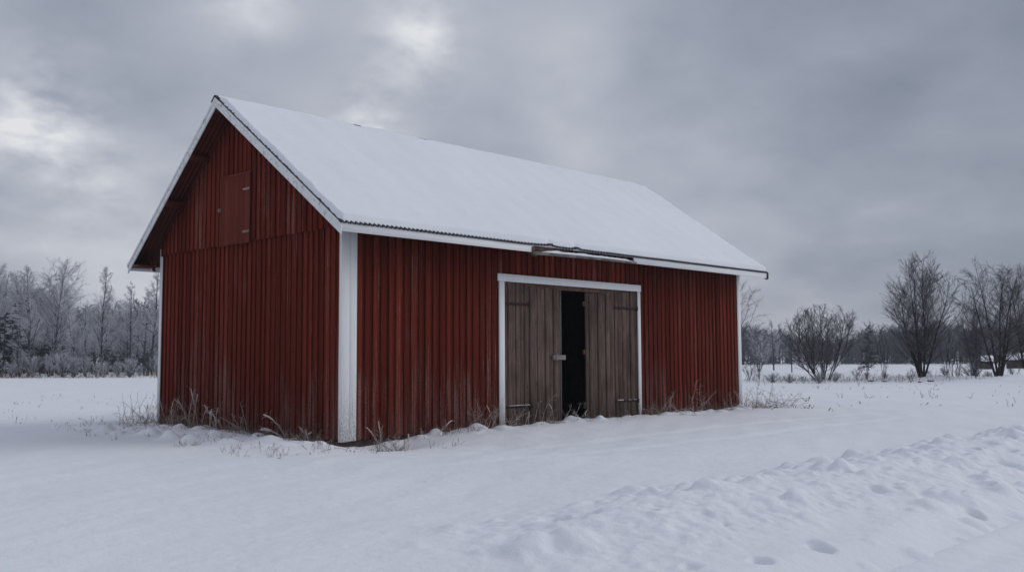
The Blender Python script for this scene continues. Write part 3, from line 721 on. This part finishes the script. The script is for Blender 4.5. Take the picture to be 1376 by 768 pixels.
# left wood: frosted trees in rows; the ones that stand out first
ht = lambda ytop, d: d*(482-ytop)/F+1.6
def put(key, H0, px, ytop, d, rz, label, name='frosted_tree', cat='tree', group=None, wide=1.0):
    x, y = at(px, d); s = (ht(ytop, d)-hz(x, y))/HT[key]
    return tree(key, name, x, y, (s*wide, s*wide, s), rz, label, cat, group)
GL = 'frosted trees at the edge of the wood'
put('b2', 12, 72, 338, 104, .3, 'tallest frosted tree, broad crowned, left of the gap in the wood', 'birch_tree', 'tree', GL, 1.1)
put('b1', 11, 137, 352, 103, 1.2, 'slender frosted birch standing alone against the sky in the middle of the left wood', 'birch_tree', 'tree', GL)
put('b4', 9, 176, 374, 99, 2.2, 'dark stemmed round topped tree left of the barn, second tree from its white corner', 'birch_tree', 'tree', GL)
put('b3', 11, 199, 352, 101, .7, 'pale hoary birch nearest to the left corner of the barn', 'birch_tree', 'tree', GL, 1.15)
put('b1', 11, 40, 352, 98, 4.2, 'dark forked frosted tree between the broadest tree and the left edge of the view', 'birch_tree', 'tree', GL, 1.2)
put('b2', 12, 3, 346, 101, 5.0, 'tall frosted tree cut off by the left edge of the view', 'birch_tree', 'tree', GL)
put('b5', 10, 101, 385, 97, 1.4, 'leaning grey multi stemmed tree at the foot of the broadest frosted tree', 'birch_tree', 'tree', GL)
r = np.random.default_rng(77)
for i in range(40):
    px = -60+i*9+r.uniform(-7, 7); d = r.uniform(106, 128); k = ['b1', 'b2', 'b3', 'b5', 'b4'][i % 5]; H0 = dict(b1=11, b2=12, b3=11, b5=10, b4=9)[k]
    yt = 398+r.uniform(-16, 20)-(26 if px < 105 else 0)+(14 if 104 < px < 125 or 150 < px < 166 else 0)
    put(k, H0, px, yt, d, r.uniform(0, 6), 'grey frosted tree standing deep in the dense left wood', 'birch_tree', 'tree', 'grey trees deep in the left wood', 1.25)
for i in range(15):
    px = -15+i*16+r.uniform(-6, 6); d = r.uniform(93, 100)
    x, y = at(px, d); s = r.uniform(.3, .75)
    tree('fb', 'frosted_bush', x, y, s, r.uniform(0, 6), 'white frosted bush in the front row of the left wood', 'bush', 'frosted bushes along the left wood')
proto('spr', spruce(13, 9, 60), BARKL, SPRUCE)
for i, (px, yt, d, lab) in enumerate([(24, 395, 100, 'darkest spruce near the left edge, half hidden by frosted trees'), (5, 415, 99, 'dark spruce standing at the very left edge of the wood'), (66, 432, 112, 'dark spruce behind the foot of the tallest frosted tree'), (92, 440, 112, 'small dark spruce just right of the tallest frosted tree')]):
    put('spr', 9, px, yt, d, i, lab, 'spruce_tree', 'tree', 'dark spruces in the left wood', 1.2)

# right hand side: single trees and shrubs on the snowy bank
put('maple', 9.6, 1236, 338, 66, .4, 'largest bare tree, round crown of many upright stems, on the right bank', 'bare_tree', wide=1.0)
put('alder', 9.6, 1338, 344, 64, 1.0, 'bare tree with ascending boughs, second from the right edge of the view', 'bare_tree', wide=1.05)
put('alder', 9.6, 1380, 341, 65, 3.3, 'bare tree cut off by the right edge of the view', 'bare_tree', wide=1.0)
put('maple', 9.6, 1308, 395, 70, 2.0, 'lower bare tree in the gap behind the two right hand trees', 'bare_tree', wide=.7)
put('willow', 5.4, 1102, 408, 68, .2, 'big spreading bare willow bush in the middle of the right bank', 'willow_bush', 'bush', wide=1.15)
put('oak', 9, 985, 372, 52, .5, 'bare tree half hidden behind the right corner of the barn', 'bare_tree', wide=.95)
put('b4', 9, 1038, 430, 110, 1.1, 'pale round topped tree in the field just right of the barn', 'frosted_tree', wide=1.3)
put('b5', 10, 1018, 434, 118, 1.1, 'pale frosted tree close beside the right corner of the barn', 'frosted_tree', wide=1.3)
put('b4', 9, 1062, 440, 120, 3.1, 'pale frosted tree just left of the big willow bush', 'frosted_tree', wide=1.2)
put('spr', 9, 1165, 438, 150, .1, 'dark conifer standing above the far wood between willow bush and largest tree', 'spruce_tree')
for px, yt, d, lab in [(1185, 442, 67, 'thin leafless sapling left of the largest bare tree'), (1162, 458, 68, 'thin leafless sapling right of the willow bush'),
                       (1277, 455, 64, 'leafless sapling clump right of the largest bare tree'), (1285, 462, 66, 'second leafless sapling right of the largest bare tree'), (1270, 440, 72, 'taller sapling behind the largest bare tree'),
                       (1308, 470, 62, 'low leafless sapling in front of the distant shed'), (1017, 478, 56, 'short dry shoots close to the right corner of the barn')]:
    put('sapling', 3.2, px, yt, d, px, lab, 'sapling', 'sapling', wide=.8)
ORD = 'first second third fourth fifth sixth seventh eighth ninth tenth eleventh twelfth thirteenth fourteenth fifteenth sixteenth'.split()
for i in range(16):
    px = 1008+i*23+r.uniform(-7, 7); d = r.uniform(60, 70); x, y = at(px, d)
    q_ = r.uniform(.25, .8); tree('brush' if i % 3 else 'sapling', 'brush_clump', x, y, (q_*r.uniform(.8, 2.0), q_*r.uniform(.8, 1.8), q_*(.9 if i % 3 else .6)), r.uniform(0, 6), f'low frosty brush clump on the right snow bank, {ORD[i]} one counted from the barn', 'bush', 'low brush along the right bank')
# low rocks poking out of the bank
def rock_at(px, d, s, lab):
    x, y = at(px, d); o_ = empty('rock', (x, y, hz(x, y)), 0, 1, lab, 'rock', 'rocks in the right snow bank')
    rr = np.random.default_rng(int(px)); n = 12; V = []; Fq = []
    for i in range(7):
        th = PI*i/6*.5
        for j in range(n):
            a = 2*PI*j/n; k = s*(1+.25*rr.normal()*.6)
            V.append((math.cos(a)*math.sin(PI/2-th)*k*1.05, math.sin(a)*math.sin(PI/2-th)*k, math.sin(th)*k*.9-.10*s/.2))
    for i in range(6):
        for j in range(n): Fq.append((i*n+j, i*n+(j+1) % n, (i+1)*n+(j+1) % n, (i+1)*n+j))
    np_mesh('stone', V, Fq, ROCK, o_, smooth=True)
    V2 = [(v[0]*.9, v[1]*.9, v[2]*1.0+.06*s+.03) for v in V[3*n:]]
    np_mesh('snow_cap', V2, Fq[:3*n], ROOFSNOW, o_, smooth=True)
for px, d, s, lab in [(1167, 63, 0.22, 'dark rock with a snow cap in the mound left of the largest tree'), (1186, 62, 0.18, 'small dark rock below the mound left of the largest tree'),
                      (1247, 61, 0.23, 'dark rock at the foot of the largest tree'), (1232, 60, 0.14, 'smallest dark rock just in front of the largest tree'), (1100, 64, 0.16, 'dark rock under the willow bush')]: rock_at(px, d, s, lab)

# distant sheds
def shed(px, d, w, dpt, h, rz, lab):
    x, y = at(px, d); e_ = empty('shed', (x, y, hz(x, y)-.15), rz, 1, lab, 'shed')
    part_box('wall', DARKWOOD, e_, (-w/2, w/2, -dpt/2, dpt/2, 0, h))
    part_box('door', TORN, e_, (-.5, .4, -dpt/2-.04, -dpt/2, 0, h*.85))
    mb = MB(); rh = w*.2
    for s_ in (-1, 1):
        mb.hexa([(-w/2-.3, s_*(dpt/2+.3), h-.1), (w/2+.3, s_*(dpt/2+.3), h-.1), (w/2+.3, s_*.003, h+rh), (-w/2-.3, s_*.003, h+rh),
                 (-w/2-.3, s_*(dpt/2+.3), h), (w/2+.3, s_*(dpt/2+.3), h), (w/2+.3, s_*.003, h+rh+.1), (-w/2-.3, s_*.003, h+rh+.1)], .3)
    rf = mb.build('roof', DARKWOOD, e_)
    mb = MB()
    for s_ in (-1, 1):
        mb.hexa([(-w/2-.3, s_*(dpt/2+.32), h+.01), (w/2+.3, s_*(dpt/2+.32), h+.01), (w/2+.3, s_*.003, h+rh+.11), (-w/2-.3, s_*.003, h+rh+.11),
                 (-w/2-.3, s_*(dpt/2+.32), h+.2), (w/2+.3, s_*(dpt/2+.32), h+.2), (w/2+.3, s_*.003, h+rh+.34), (-w/2-.3, s_*.003, h+rh+.34)], .3)
    mb.build('snow_cover', ROOFSNOW, rf)
shed(1317, 150, 3.0, 2.4, 1.3, -1.2, 'small dark shed with a snow covered roof seen through the right hand trees')
shed(1368, 155, 3.8, 2.6, 1.5, -1.2, 'snow roofed shed behind the stems at the right edge of the view')

# far wood across the field: one mass
def low_tree(seed, kind):
    if kind: return join(list(spruce(seed, 9, 30, .05)))
    r_ = np.random.default_rng(seed); P0 = walk(r_, np.zeros((1, 3)), np.array([[0, 0, 1.]]), np.array([9.]), 6, .04, .05); R0 = rads(np.array([.16]), 6, .2)
    P1, L1, R1 = kids(r_, P0, np.array([9.]), R0, 20, .1, .98, 42, 10, .34, .4, 4, .1, .08, ROUND, .05)
    P2, L2, R2_ = kids(r_, P1, L1, R1, 9, .15, 1, 42, 14, .5, .6, 3, .1, .02, FLATP, .045)
    return join([tubes(P0, R0, 4), tubes(P1, R1, 3), tubes(P2, R2_, 3)])
kinds = [low_tree(100+i, i % 4 == 3) for i in range(8)]
def wood(name, mat_, pts, seed):
    r_ = np.random.default_rng(seed); out = []
    for i, (x, y, s) in enumerate(pts):
        V, F_ = kinds[r_.integers(8)]; a = r_.uniform(0, 6.28); c, s_ = math.cos(a), math.sin(a)
        V2 = np.stack([(V[:, 0]*c-V[:, 1]*s_)*s*1.25, (V[:, 0]*s_+V[:, 1]*c)*s*1.25, V[:, 2]*s], 1)+np.array([x, y, hz(x, y)-.2]); out.append((V2, F_))
    V, F_ = join(out); o_ = np_mesh(name, V, F_, mat_); return o_
pts = []
r = np.random.default_rng(5)
for i in range(330):
    px = r.uniform(960, 1480); d = r.uniform(215, 262); H = d*(34+6*math.sin(px/37)+r.normal(0, 4)+(8 if px > 1250 else 0))/F+.6
    x, y = at(px, d); pts.append((x, y, H/9.))
tag(wood('far_wood', FARW, pts, 3), 'distant dark blue grey wood along the far side of the field', 'wood', kind='stuff')
pts = []
for i in range(230):
    px = r.uniform(-130, 330); d = r.uniform(128, 165); H = d*(58+r.normal(0, 7)+(18 if px < 60 else 0))/F+1.6
    x, y = at(px, d); pts.append((x, y, H/9.))
tag(wood('deep_wood', FARW, pts, 4), 'dark depth of the wood behind the frosted trees on the left', 'wood', kind='stuff')

# ------------------------------------------------------------------ weeds
def blades(r_, n, spread, hgt, lean, rad, dirx=None, curl=.0, heads=.3):
    p = r_.normal(0, spread, (n, 3)); p[:, 2] = -.08
    a = r_.uniform(0, 2*PI, n); l = np.abs(r_.normal(lean, lean*.5, n))
    d = np.stack([np.cos(a)*np.sin(l), np.sin(a)*np.sin(l), np.cos(l)], -1)
    if dirx is not None: d = d+np.array(dirx)
    L = hgt*r_.uniform(.4, 1.05, n)+.08
    rad = rad*.72; P = walk(r_, p, d, L, 7, .10, -curl-.05); R = rads(np.full(n, rad), 7, .5)
    parts = [tubes(P, R, 4)]
    P1, L1, R1 = kids(r_, P, L, R, 7, .3, 1, 42, 14, .26, .8, 3, .15, -.03, FLATP, rad*.6); parts.append(tubes(P1, R1, 3))
    m_ = r_.random(n) < heads
    if m_.any():
        Q = P[m_][:, 4:7]; parts.append(tubes(Q, np.stack([np.full(m_.sum(), rad*1.1), np.full(m_.sum(), rad*2.1), np.full(m_.sum(), rad*1.6)], 1), 5))
    return join(parts)
def weed(x, y, n, spread, hgt, lean, rad, lab, mat_=None, seed=0, dirx=None, curl=.03, heads=.3, group='frosted weeds along the barn walls'):
    V, F_ = blades(np.random.default_rng(seed), n, spread, hgt, lean, rad, dirx, curl, heads)
    o_ = np_mesh('weed_clump', V, F_, mat_ or WEED, loc=(x, y, hz(x, y))); tag(o_, lab, 'weeds', group); return o_
weed(-.55, 7.35, 26, .32, .85, .45, .006, 'dark twiggy weeds beside the left corner of the barn', WEEDD, 1, heads=.05)
weed(-.9, 6.9, 14, .3, .5, .6, .006, 'low frosty weeds just outside the left corner of the barn', WEED, 2)
weed(-.28, 6.35, 22, .22, .75, .35, .007, 'thick frosty weeds against the gable, first clump right of the left corner', WEED, 3)
weed(-.25, 5.55, 9, .10, 1.0, .22, .009, 'tall bowed frosty stalks against the gable below the hatch', WEED, 4, curl=.07, heads=.7)
weed(-.3, 5.3, 16, .25, .45, .6, .006, 'brown low weeds at the foot of the tall bowed stalks', WEEDD, 44)
weed(-.25, 4.35, 6, .10, .85, .25, .012, 'white crusted bent stalks in the middle of the gable foot', WEED, 5, curl=.10, heads=.8)
weed(-.25, 3.1, 16, .18, .75, .75, .006, 'reclining frosty stems fanning left at the gable foot', WEED, 6, dirx=(0, .7, 0), curl=.02)
weed(-.22, 1.45, 3, .06, .78, .2, .013, 'white crusted single stalk with hooked head on the gable side', WEED, 7, dirx=(0, .45, 0), curl=.08, heads=1)
weed(-.22, .85, 5, .07, .45, .3, .014, 'short white crusted stalks near the front corner, gable side', WEED, 8, curl=.12, heads=1)
weed(-.35, .4, 20, .2, .22, .6, .007, 'small brown tufts at the foot of the front corner', WEEDD, 9)
weed(-.55, 1.9, 26, .22, .20, .8, .006, 'brown matted grass tuft in the snow under the gable', WEEDD, 10)
weed(.95, -.6, 18, .12, .42, .55, .011, 'white frosted bushy clump just right of the front corner board', WEED, 11, heads=.4)
weed(.75, -.35, 4, .08, .65, .25, .007, 'thin frosted stalks rising behind the white bushy clump', WEED, 12)
weed(1.95, -.3, 3, .05, .75, .5, .009, 'long frosted stalk bowing right on the long wall', WEED, 13, dirx=(.6, 0, 0), curl=.04, heads=.3)
weed(2.75, -.25, 5, .1, .7, .95, .009, 'low arching frosted stem halfway to the doors', WEED, 14, dirx=(.4, -.1, 0), curl=.09)
weed(3.65, -.25, 12, .2, .9, .28, .006, 'brown and white stalks left of the door frame', WEED, 15)
weed(4.25, -.3, 22, .22, .5, .5, .007, 'dense frosty weeds at the foot of the left door jamb', WEED, 16)
weed(5.15, -.35, 4, .12, .9, .3, .007, 'few thin stalks in front of the left door hinge', WEED, 17, dirx=(.35, 0, 0))
weed(6.0, -.35, 5, .14, .7, .3, .008, 'frosted stalks leaning right before the left door edge', WEED, 18, dirx=(.4, 0, 0))
weed(6.8, -.2, 8, .2, .3, .5, .007, 'short frosty stalks in the door opening', WEED, 19)
weed(10.35, -.3, 26, .28, .62, .75, .009, 'tangle of bare frosty twigs right of the doors', WEED, 20, dirx=(-.1, 0, 0), heads=.05)
weed(12.1, -.3, 9, .14, .95, .75, .010, 'frosty stems leaning right near the end of the long wall', WEED, 21, dirx=(.6, 0, 0), heads=.05)
weed(13.35, -.3, 26, .3, .5, .6, .008, 'brown weeds close to the right corner board', WEEDD, 22)
weed(14.25, -.5, 24, .3, .6, .6, .008, 'frosty twigs in front of the right corner board', WEED, 23, heads=.05)
weed(15.3, -.6, 34, .35, .85, .6, .007, 'arching dry grass clump outside the right corner of the barn', WEEDD, 24, dirx=(.3, 0, 0), curl=.10, heads=.0)
weed(16.0, -.9, 22, .3, .8, .7, .007, 'arching dry grass clump farthest right of the barn', WEEDD, 25, dirx=(.4, 0, 0), curl=.10, heads=.0)
# sparse grass tips poking out of the snow: one object
r = np.random.default_rng(90); out = []
def tuft(x, y, n, sp, h_, rad=.004):
    V, F_ = blades(r, n, sp, h_, .45, rad, None, .04, .15); out.append((V+np.array([x, y, hz(x, y)]), F_))
for i in range(95): tuft(r.uniform(-2.9, -.4), r.uniform(-1.8, 8.8), r.integers(2, 7), .08, r.uniform(.05, .20))
for i in range(16): tuft(r.uniform(-.6, 1.7), r.uniform(-2.2, -.7), r.integers(2, 6), .06, r.uniform(.05, .2))
for i in range(60): tuft(r.uniform(.3, 16.3), r.uniform(-.6, -.1), r.integers(4, 10), .12, r.uniform(.10, .38), .006)
for i in range(50): tuft(r.uniform(-.6, -.1), r.uniform(-.1, 8.2), r.integers(4, 10), .12, r.uniform(.10, .38), .006)
for i in range(60):
    x, y = at(r.uniform(0, 215), r.uniform(22, 45)); tuft(x, y, r.integers(1, 4), .06, r.uniform(.06, .2), .006)
for i in range(70):
    x, y = at(r.uniform(1010, 1370), r.uniform(29, 58)); tuft(x, y, r.integers(1, 5), .1, r.uniform(.08, .3), .009)
for i in range(150):
    x, y = at(r.uniform(-10, 225), r.uniform(89, 98)); tuft(x, y, 3, .5, r.uniform(.3, 1.3), .016)
for i in range(220):
    x, y = at(r.uniform(1000, 1390), r.uniform(60, 70)); tuft(x, y, 3, .4, r.uniform(.2, .8), .010)
V, F_ = join(out); tag(np_mesh('dry_grass', V, F_, WEEDD), 'sparse dry grass tips poking through the snow', 'grass', kind='stuff')

# ------------------------------------------------------------------ haze
HZ_DENS = .0006
m = bpy.data.materials.new('haze'); m.use_nodes = True; t = m.node_tree; t.nodes.clear()
pv = t.nodes.new('ShaderNodeVolumePrincipled'); pv.inputs['Color'].default_value = (.80, .84, .92, 1); pv.inputs['Density'].default_value = HZ_DENS; pv.inputs['Anisotropy'].default_value = .1
ou = t.nodes.new('ShaderNodeOutputMaterial'); t.links.new(pv.outputs[0], ou.inputs['Volume'])
mb = MB(); mb.box(-960, 1160, -960, 1160, -3, 17, 0)
tag(mb.build('haze', m), 'thin cold winter haze over the fields', 'haze', kind='stuff')
S.render.engine = 'CYCLES'
S.cycles.max_bounces = 6; S.cycles.volume_bounces = 0
